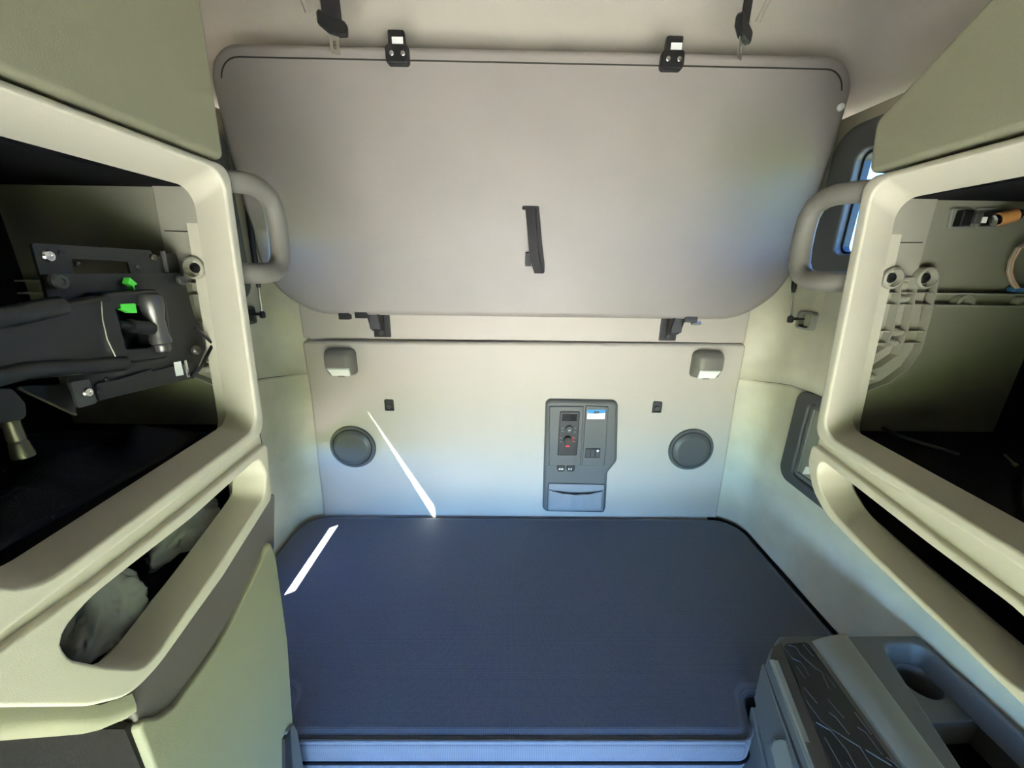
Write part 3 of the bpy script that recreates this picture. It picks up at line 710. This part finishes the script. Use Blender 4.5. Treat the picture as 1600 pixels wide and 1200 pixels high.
    g = G(); plate(g, dl, 'X', s*0.635, X0, 0.012, 4); g.build('door', CABDOOR, oc)
    bl2 = off(dl, 0.012)
    g = G(); g.loft([on(bl2, 'X', s*1.05 if s < 0 else s*0.90), on(bl2, 'X', s*0.634)]); g.build('carcass', CABDOOR, oc)
    # ---- grab handle on the rear edge of the fascia
    gh = thing('grab_handle', (X0, YR, 1.79), 'taupe grab handle on the rear edge of the %s cabinet' % side, 'handle', 'grab handles')
    k0 = [(X0+s*0.034, -0.846, 1.966), (X0+s*0.022, -0.830, 1.967), (X0+s*0.006, -0.80, 1.968), (X0, -0.78, 1.968), (X0, -0.755, 1.965), (X0, -0.728, 1.954), (X0, -0.715, 1.932), (X0, -0.712, 1.90), (X0, -0.714, 1.86), (X0, -0.720, 1.828), (X0, -0.735, 1.807), (X0, -0.76, 1.797), (X0, -0.79, 1.795), (X0+s*0.006, -0.81, 1.795), (X0+s*0.022, -0.832, 1.796), (X0+s*0.034, -0.852, 1.797)]
    G().tube(k0, [0.021]*len(k0), 16, flat=1.0).build('grip', HANDLE, gh, 60)
    return c
UL = side_unit(-1); UR = side_unit(1)

# ================================================================ LOWER LEFT CABINET
XL = -0.598
lc = thing('lower_cabinet', (-0.85, -1.25, 0), 'olive beige lower cabinet with grey grip strip below the left open cabinet', 'cabinet')
dp = px2([(213, 1124), (251, 1121), (277, 1101), (357, 987), (414, 868), (422, 842), (432, 870), (450, 1000), (458, 1120), (463, 1200)], 'X', XL)
b1 = dp[-1] + (dp[-1]-dp[-2])*6.0
b1 = Vector((b1.x, 0.04))
door = rpoly(dp + [b1, Vector((dp[0].x-0.01, 0.04))], [0.016, 0.03, 0.03, 0.2, 0.03, 0.016, 0.05, 0.2, 0.2, 0.2, 0.016, 0.016], 5)
g = G(); plate(g, door, 'X', XL-0.03, XL, 0.005, 4); g.build('door', CABDOOR, lc, 50)
gp = px2([(196, 1085), (213, 1132), (255, 1134), (288, 1114), (368, 998), (428, 856), (429, 766), (344, 892), (243, 1040)], 'X', XL-0.012)
g = G(); plate(g, rpoly(gp, [0.008, 0.008, 0.03, 0.03, 0.1, 0.02, 0.008, 0.2, 0.1], 5), 'X', XL-0.05, XL-0.010, 0.004, 3); g.build('grip_strip', mat('brown_grey_grip', (0.125, 0.11, 0.095), 0.38, 0.5, bump=0.25, bscale=900), lc, 50)
rear = rpoly([(-1.262, 0.02), (b1.x-0.03, 0.02), (-0.955, 1.18), (-0.915, 1.215), (-1.262, 1.20)], 0.01, 4)
G().loft([on(rear, 'X', -1.07), on(rear, 'X', XL-0.028)]).build('carcass', CABDOOR, lc)
# forward panel: rolls under into a recess; charcoal sheets stand in for its shadow
ya = dp[0].x+0.010
ls = []
for y, zt in ((ya, 1.232), (-1.29, 1.262), (-1.31, 1.292), (-1.34, 1.338), (-1.365, 1.376), (-1.40, 1.39), (-1.45, 1.395), (-1.62, 1.395)):
    pr = [(-0.64, zt), (-0.603, zt), (-0.603, zt-0.022), (-0.607, zt-0.036), (-0.620, zt-0.048), (-0.645, zt-0.056), (-0.70, zt-0.062), (-0.80, zt-0.064), (-1.05, zt-0.066), (-1.05, zt)]
    ls.append([Vector((x, y, z)) for x, z in pr])
g = G(); g.loft(ls); g.build('front_panel', CABDOOR, lc, 50)
RECESS_SHADE = mat('recess_shade_charcoal', (0.022, 0.020, 0.018), 0.95, 0.05, bump=0.5, bscale=400)  # dark colour in place of the recess shadow
G().box((-1.06, -1.272, 0.02), (-0.612, -1.2625, 1.185)).build('recess_shade_sheet', RECESS_SHADE, lc)
G().box((-1.075, -1.62, 0.02), (-1.062, -1.272, 1.30)).build('recess_shade_sheet', RECESS_SHADE, lc)
lt = px2([(446, 1142), (458, 1130), (464, 1140), (474, 1200), (478, 1260), (452, 1260), (450, 1200)], 'X', XL+0.004)
g = G(); plate(g, rpoly(lt, 0.006, 4), 'X', XL-0.01, XL+0.006, 0.004); g.build('latch_trim', GREY, lc)
lt = px2([(445, 1155), (453, 1140), (457, 1200), (458, 1250), (446, 1250)], 'X', XL+0.007)
g = G(); g.loft([on(lt, 'X', XL), on(lt, 'X', XL+0.0075)]); g.build('latch_slot', BLACK, lc)

# ================================================================ RIGHT CONSOLE
ZC = 0.85
A = PX(1199, 1027, 'Z', 0.832); B = PX(1266, 1200, 'Z', 0.832)
tv = Vector((B.x-A.x, B.y-A.y, 0)).normalized(); nv = Vector((tv.y, -tv.x, 0))
if nv.x > 0: nv = -nv
def PXP(x, y, h=0.0):
    """pixel -> point on the console's slanted side face, raised by h"""
    d = CR*((x-800)/F) + CU*(-(y-600)/F) + _f; p0 = A+nv*h
    return CAM + d*((p0-CAM).dot(nv)/d.dot(nv))
co = thing('side_console', (0.85, -1.2, 0), 'grey console with black patterned mat and cup tray beside the bed', 'console')
FP = A + tv*0.62
outl = [(A.x, A.y), (0.685, -0.846), (1.078, -0.842), (1.078, FP.y), (FP.x, FP.y)]
ol = rpoly(outl, [0.02, 0.03, 0.01, 0.02, 0.02], 10)
tray = rpoly([(0.948, -0.872), (1.058, -0.872), (1.058, -1.0), (1.058, -1.42), (0.775, -1.42)], [0.045, 0.03, 0.02, 0.03, 0.03], 10)
ls = [on(ol, 'Z', 0.83)]
g = G(); frame(g, ol, tray, 'Z', 0.80, ZC, 0.010, 0.008, 0.792, off(tray, 0.010)); g.build('top_tray', GREY, co, 50)
g = G(); g.loft([on(off(ol, 0.004), 'Z', 0.02), on(off(ol, 0.004), 'Z', 0.802)], True, False); g.build('carcass', GREY, co)
cc = PX(1437, 1064, 'Z', 0.795)
fl = rpoly([(0.86, -0.860), (1.07, -0.860), (1.07, -1.02), (0.80, -1.035)], 0.004, 10)
cen = Vector((cc.x, cc.y))
ci = [cen+Vector((math.cos(2*math.pi*k/40), math.sin(2*math.pi*k/40)))*0.044 for k in range(40)]
g = G(); frame(g, fl, ci, 'Z', 0.715, 0.795, 0.002, 0.004, 0.72, off(ci, 0.006)); g.loft([on(off(ci, 0.006), 'Z', 0.718), on(off(ci, 0.006), 'Z', 0.7205)])
g.build('cup_holder', GREY, co, 40)
G().box((0.76, -1.02, 0.70), (1.07, -1.44, 0.71)).build('tray_floor', BLACKM, co)
# rounded ridge beside the mat
e0, e1 = PX(1266, 1001, 'Z', ZC), PX(1408, 1200, 'Z', ZC); f0, f1 = PX(1322, 989, 'Z', ZC), PX(1478, 1200, 'Z', ZC)
g = G(); ls = []
for t in (0.0, 0.03, 0.5, 1.0, 1.9):
    a, b2 = e0.lerp(e1, t), f0.lerp(f1, t); hh = 0.004 if t == 0 else 0.018
    row = [a+(b2-a)*u+Vector((0, 0, hh*math.sin(math.pi*u)**0.7-0.002)) for u in [k/12 for k in range(13)]]
    ls.append([row[0]+Vector((0, 0, -0.01))]+row+[row[-1]+Vector((0, 0, -0.01))])
g.loft(ls); g.build('armrest_ridge', GREYW, co, 60)
# black mat with raised line pattern
mp = rpoly(px2([(1223, 1006), (1262, 1003), (1424, 1230), (1312, 1230), (1240, 1050)], 'Z', ZC+0.003), [0.02, 0.01, 0.005, 0.005, 0.05], 5)
g = G(); plate(g, mp, 'Z', ZC-0.002, ZC+0.004, 0.002); mto = g.build('patterned_mat', BLACK, co, label='black rubber mat with raised angular line pattern')
bp2 = rpoly(px2([(1207, 1010), (1221, 1003), (1239, 1050), (1311, 1230), (1284, 1230), (1204, 1028)], 'Z', ZC+0.001), 0.004, 4)
g = G(); plate(g, bp2, 'Z', ZC-0.004, ZC+0.0025, 0.002); g.build('edge_band', mat('brown_grey_band', (0.06, 0.055, 0.048), 0.5, 0.4), co)
LN = [[(320, 375), (360, 385), (385, 425), (465, 500), (500, 520), (540, 610)], [(300, 395), (345, 450), (385, 465), (410, 500), (430, 540)], [(365, 490), (410, 555)], [(400, 370), (455, 435)], [(510, 530), (530, 545), (575, 605)],
      [(405, 605), (475, 690)], [(415, 675), (500, 790), (550, 830), (600, 860)], [(535, 670), (620, 770)], [(540, 740), (580, 770), (650, 860)], [(470, 795), (550, 840), (640, 950), (690, 1043)], [(680, 740), (770, 860)],
      [(695, 820), (740, 850), (830, 970)], [(605, 865), (710, 930), (780, 1043)], [(740, 945), (880, 1030)], [(520, 880), (610, 1040)], [(640, 1015), (660, 1043)], [(850, 985), (930, 1043)]]
for q in LN:
    G().tube([PX(1140+x/3.478, 900+y/3.478, 'Z', ZC+0.0045) for x, y in q], 0.0016, 6).build('raised_line', GREYD, mto)
# side face: drawer panels, bead and grip
def face(name, pts, h0, h1, m, r=0.004, par=co):
    lo3 = [PXP(x, y, h1) for x, y in pts]
    l2 = [Vector(((p-A).dot(tv), p.z)) for p in lo3]
    l2 = rpoly(l2, r, 4)
    def at(l, h): return [A+tv*p.x+nv*h+Vector((0, 0, p.y-A.z)) for p in l]
    return G().loft([at(l2, h0), at(l2, h1-0.003), at(off(l2, 0.003), h1)]).build(name, m, par)
face('upper_bead', [(1200, 1030), (1206, 1030), (1270, 1200), (1300, 1280), (1290, 1280), (1262, 1200)], -0.01, 0.004, GREYW, 0.001)
dr = face('drawer_front', [(1190, 1036), (1178, 1090), (1201, 1200), (1230, 1330), (1290, 1330), (1247, 1200)], -0.01, 0.006, GREY)
face('drawer_front', [(1173, 1102), (1150, 1230), (1170, 1340), (1224, 1330), (1195, 1200)], -0.01, 0.005, GREY)
face('grip', [(1204, 1170), (1209, 1152), (1222, 1152), (1240, 1215), (1222, 1240)], 0.0, 0.012, GREYW, 0.004, dr)
face('grip_slot', [(1210, 1156), (1213, 1153), (1222, 1153), (1222, 1156)], 0.0, 0.0135, BLACK, 0.0006, dr)

# ================================================================ SCREEN MOUNT in the left cabinet
sm = thing('screen_mount', (-0.72, -1.05, 1.6), 'black steel screen mount with swivel arm and green tabs inside the left cabinet', 'screen mount')
def xp(pts, X, r=0.004, n=4): return rpoly(px2(pts, 'X', X), r, n)
def xplate(name, pts, X, t, m, r=0.004, par=sm, bev=0.001):
    g = G(); plate(g, xp(pts, X, r), 'X', X-t, X, bev, 2); return g.build(name, m, par)
xplate('back_plate', [(49, 379), (236, 391), (240, 404), (258, 396), (276, 396), (284, 432), (206, 434), (200, 409), (112, 404), (118, 434), (64, 434)], -0.716, 0.004, DSTEEL)
xplate('main_plate', [(66, 428), (286, 427), (300, 480), (322, 545), (304, 588), (136, 632), (112, 608), (100, 560), (76, 470)], -0.704, 0.005, DSTEEL, 0.006)
xplate('lower_flange', [(110, 596), (140, 592), (153, 630), (122, 638)], -0.697, 0.004, GREYD)
xplate('lower_strip', [(150, 600), (300, 566), (306, 590), (156, 626)], -0.698, 0.004, DSTEEL, 0.003)
xplate('slot', [(183, 594), (238, 576), (238, 584), (186, 596)], -0.6972, 0.002, BLACK, 0.001)
xplate('fold_edge', [(255, 392), (258, 392), (265, 426), (262, 426)], -0.711, 0.006, GREY, 0.001)
xplate('paper_label', [(272, 566), (283, 564), (288, 586), (276, 588)], -0.6965, 0.001, WHITE, 0.001)
xplate('bright_strip', [(288, 563), (292, 562), (298, 589), (294, 590)], -0.6962, 0.002, STEEL, 0.0005)
xplate('gusset', [(28, 605), (34, 603), (112, 600), (120, 648), (115, 648)], -0.725, 0.004, DSTEEL, 0.002)
G().tube([PX(27, 606, 'X', -0.722), PX(118, 648, 'X', -0.722)], 0.0022, 8).build('gusset_edge', BRASS, sm)
# swivel arm: hollow channel running forward, with rolled edges
pa = PX(165, 458, 'X', -0.665); pb = PX(182, 572, 'X', -0.665); pz = PX(0, 480, 'X', -0.665); pw = PX(0, 592, 'X', -0.665)
g = G(); ls = []
for y, zt, zb2 in ((pa.y+0.01, pa.z-0.004, pb.z+0.002), (-1.19, pz.z-0.006, pw.z+0.004), (-1.49, pz.z+0.0, pw.z+0.0)):
    ls.append([Vector((p.x, y, p.y)) for p in rect(-0.700, zb2, -0.668, zt, 0.010, 5)])
g.loft(ls); arm = g.build('arm', DSTEEL, sm, 50)
G().tube([(-0.668, pa.y-0.06, pa.z-0.012), (-0.668, -1.19, pz.z-0.012), (-0.668, -1.49, pz.z-0.008)], 0.013, 12).build('rolled_edge', DSTEEL, arm, 60)
G().tube([(-0.668, pa.y+0.0, pb.z+0.0), (-0.668, -1.19, pw.z+0.002), (-0.668, -1.49, pw.z-0.002)], 0.011, 12).build('rolled_edge', DSTEEL, arm, 60)
ed = [PX(x, y, 'X', -0.6665) for x, y in ((158, 471), (160, 500), (167, 530), (180, 557))]
G().tube(ed, 0.0013, 6).build('bright_edge', STEEL, arm)
ou = xp([(158, 458), (250, 452), (262, 470), (272, 545), (262, 560), (182, 572), (165, 520)], -0.676, 0.008, 6)
inn = xp([(178, 484), (215, 478), (228, 482), (240, 540), (232, 543), (192, 545), (183, 520)], -0.676, 0.006, 6)
g = G(); frame(g, ou, inn, 'X', -0.700, -0.676, 0.006, 0.003); g.build('clevis', DSTEEL, sm)
c = PX(244, 506, 'X', -0.672)
G().lathe((c.x, c.y, c.z-0.048), (0, 0, 1), [(0.009, 0), (0.011, 0.004), (0.011, 0.012), (0.015, 0.016), (0.015, 0.022), (0.013, 0.028), (0.0125, 0.055), (0.015, 0.068), (0.0165, 0.078), (0.0165, 0.092), (0.013, 0.097), (0.004, 0.098)], 24).build('pivot_barrel', CAST, sm, 40)
c2 = PX(185, 507, 'X', -0.672); c3 = PX(236, 513, 'X', -0.672)
G().tube([c2, c2.lerp(c3, 0.3), c2.lerp(c3, 0.31), c3], [0.006, 0.006, 0.011, 0.011], 14).build('pivot_pin', BLACK, sm)
xplate('green_tab', [(203, 433), (216, 444), (211, 447), (213, 453), (210, 454), (208, 447), (200, 443)], -0.690, 0.010, GREEN, 0.001)
xplate('green_tab', [(191, 475), (212, 474), (215, 489), (206, 489), (194, 484)], -0.672, 0.010, GREEN, 0.001)
for (x, y), r, m in (((72, 400), 0.008, STEEL), ((238, 402), 0.006, BRASS), ((134, 613), 0.007, STEEL), ((88, 440), 0.011, GREYD), ((281, 438), 0.009, GREYD), ((304, 547), 0.009, CAST), ((95, 395), 0.004, BLACK), ((120, 413), 0.004, BLACK), ((215, 417), 0.004, CAST), ((154, 611), 0.004, BLACK), ((166, 592), 0.004, BLACK)):
    bolt('bolt', PX(x, y, 'X', -0.7155 if y < 425 else -0.6965), (1, 0, 0), r, m, sm)
G().tube([PX(x, y, 'X', -0.69) for x, y in ((305, 513), (316, 521), (331, 536), (331, 541), (315, 572), (300, 590))], 0.003, 8).build('lever', DSTEEL, sm)
# lower post with sleeve (second arm joint) at the left edge
xplate('joint_block', [(-40, 610), (20, 607), (40, 630), (43, 655), (-40, 668)], -0.70, 0.04, DSTEEL, 0.008)
c = PX(28, 690, 'X', -0.715)
G().lathe((c.x, c.y, c.z-0.022), (0, 0, 1), [(0.0105, 0), (0.0112, 0.004), (0.0092, 0.020), (0.0078, 0.023), (0.009, 0.026), (0.0085, 0.055)], 20).build('post_sleeve', BRASS, sm, 40)
# dark cloth left on the shelf
v = []; f = []; N = 26
for j in range(N+1):
    for i in range(N+1):
        x = -0.72-0.32*i/N; y = -1.30+0.42*j/N
        e = min(i, j, N-i, N-j)/5.0; e = min(1, e)
        z = 1.464+0.045*e*max(0, 0.5+noise.noise(Vector((x*9, y*9, 3)))+0.5*abs(noise.noise(Vector((x*22, y*22, 1)))))
        v.append((x, y, z)); f += [(j*(N+1)+i, j*(N+1)+i+1, (j+1)*(N+1)+i+1, (j+1)*(N+1)+i)] if i < N and j < N else []
o = obj('crumpled_cloth', v, f, mat('charcoal_cloth', (0.02, 0.02, 0.022), 0.9, 0.1, bump=0.3, bscale=300), None, 80)
md = o.modifiers.new('thick', 'SOLIDIFY'); md.thickness = 0.003
tag(o, 'dark crumpled cloth lying on the shelf below the screen mount', 'cloth')

# crumpled clear film bags in the lower left bin
def bag(c, rad, seed, label):
    bm = bmesh.new(); bmesh.ops.create_icosphere(bm, subdivisions=5, radius=1)
    for q in bm.verts:
        p = q.co.copy(); k = 1+0.22*noise.noise(p*1.6+Vector((seed, 0, 0)))+0.16*abs(noise.noise(p*4.2+Vector((0, seed, 0))))+0.07*abs(noise.noise(p*9+Vector((0, seed, 3))))
        q.co = Vector((p.x*rad[0]*k, p.y*rad[1]*k, p.z*rad[2]*k)) + c
        q.co.z = max(q.co.z, 1.242)
        q.co.x = min(q.co.x, -0.672)
    bm.verts.index_update()
    o = obj('plastic_bag', [q.co.copy() for q in bm.verts], [[q.index for q in fc.verts] for fc in bm.faces], BAG, None, 70); bm.free()
    tag(o, label, 'bag', 'film bags in the lower left bin')
bag(PX(300, 835, 'X', -0.735), (0.055, 0.085, 0.062), 1.0, 'crumpled clear plastic bag further back in the lower left bin')
bag(PX(160, 965, 'X', -0.725), (0.045, 0.060, 0.075), 5.0, 'crumpled clear plastic bag at the front end of the lower left bin')

# ================================================================ WIRING in the right cabinet
YW = -0.834
def wpt(x, y, d=0.0): return PX(x, y, 'Y', YW-d)
t = thing('wire_connector', wpt(1540, 345), 'black wire connectors with an orange plug on the rear panel of the right cabinet', 'connector')
for q in ([(1481, 357), (1520, 357), (1520, 325), (1487, 325)], [(1524, 357), (1560, 357), (1560, 325), (1526, 325)]):
    lo = rpoly(px2(q, 'Y', YW-0.004), 0.004, 4); g = G(); frame(g, lo, off(lo, 0.004), 'Y', YW, YW-0.006, 0.002, 0.001); g.build('mount_bracket', GREYW, t)
a = wpt(1486, 354); b2 = wpt(1511, 329); G().box((a.x, YW, a.z), (b2.x, YW-0.016, b2.z), 0.003).build('connector_block', BLACK, t)
a = wpt(1512, 350); b2 = wpt(1529, 332); G().box((a.x, YW, a.z), (b2.x, YW-0.010, b2.z), 0.002).build('bridge', CAST, t)
a = wpt(1529, 354); b2 = wpt(1560, 331); G().box((a.x, YW, a.z), (b2.x, YW-0.018, b2.z), 0.003).build('connector_block', BLACK, t)
a = wpt(1533, 345, 0.018); G().box((a.x, a.y, a.z-0.004), (a.x+0.010, a.y-0.001, a.z+0.007)).build('label_chip', WHITE, t)
a, b2 = wpt(1552, 345, 0.026), wpt(1560, 343, 0.028)
G().tube([a, b2], 0.0105, 14).build('collar', STEEL, t)
c = wpt(1586, 336, 0.034); G().tube([b2, c], [0.0125, 0.0125], 14).build('plug', ORANGE, t)
d2 = wpt(1594, 335, 0.036); G().tube([c, d2], [0.011, 0.009], 14).build('plug_boot', BLACK, t)
for k in range(3): G().tube([d2, wpt(1600+4*k, 337-3*k, 0.036), wpt(1625, 345-8*k, 0.03)], 0.0022, 8).build('wire', WIREW, t)
t = thing('wire_loop', wpt(1590, 450), 'thin pink and white wire loop with blue clip on the right cabinet rear panel', 'wire')
for k, m in ((0, WIREP), (1, WIREW), (2, WIREP)):
    dx = 3.0*k
    G().tube([wpt(x+dx, y, 0.015+0.01*k) for x, y in ((1640, 372), (1606, 377), (1588, 388), (1577, 408), (1574, 425), (1578, 438), (1585, 450))], 0.0022, 8).build('wire', m, t)
a = wpt(1590, 452, 0.015); G().box((a.x-0.012, a.y-0.006, a.z-0.006), (a.x+0.030, a.y+0.010, a.z+0.004), 0.002).build('clip', BLUE, t)
o = G().tube([PX(x, y, 'Z', 1.469) for x, y in ((1366, 642), (1368, 655), (1378, 668), (1400, 680), (1440, 693), (1500, 712))], 0.005, 10).build('cable', BLACK, None, 60)
tag(o, 'black cable lying along the shelf of the right cabinet', 'cable')
a, b2 = PX(1571, 712, 'Z', 1.470), PX(1588, 728, 'Z', 1.470)
t = thing('steel_pin', a, 'short bright steel pin lying on the right cabinet shelf', 'pin')
G().tube([a, b2], 0.004, 12).build('shank', STEEL, t)
G().tube([b2, b2+(b2-a)*0.25], [0.007, 0.006], 12).build('head', STEEL, t)
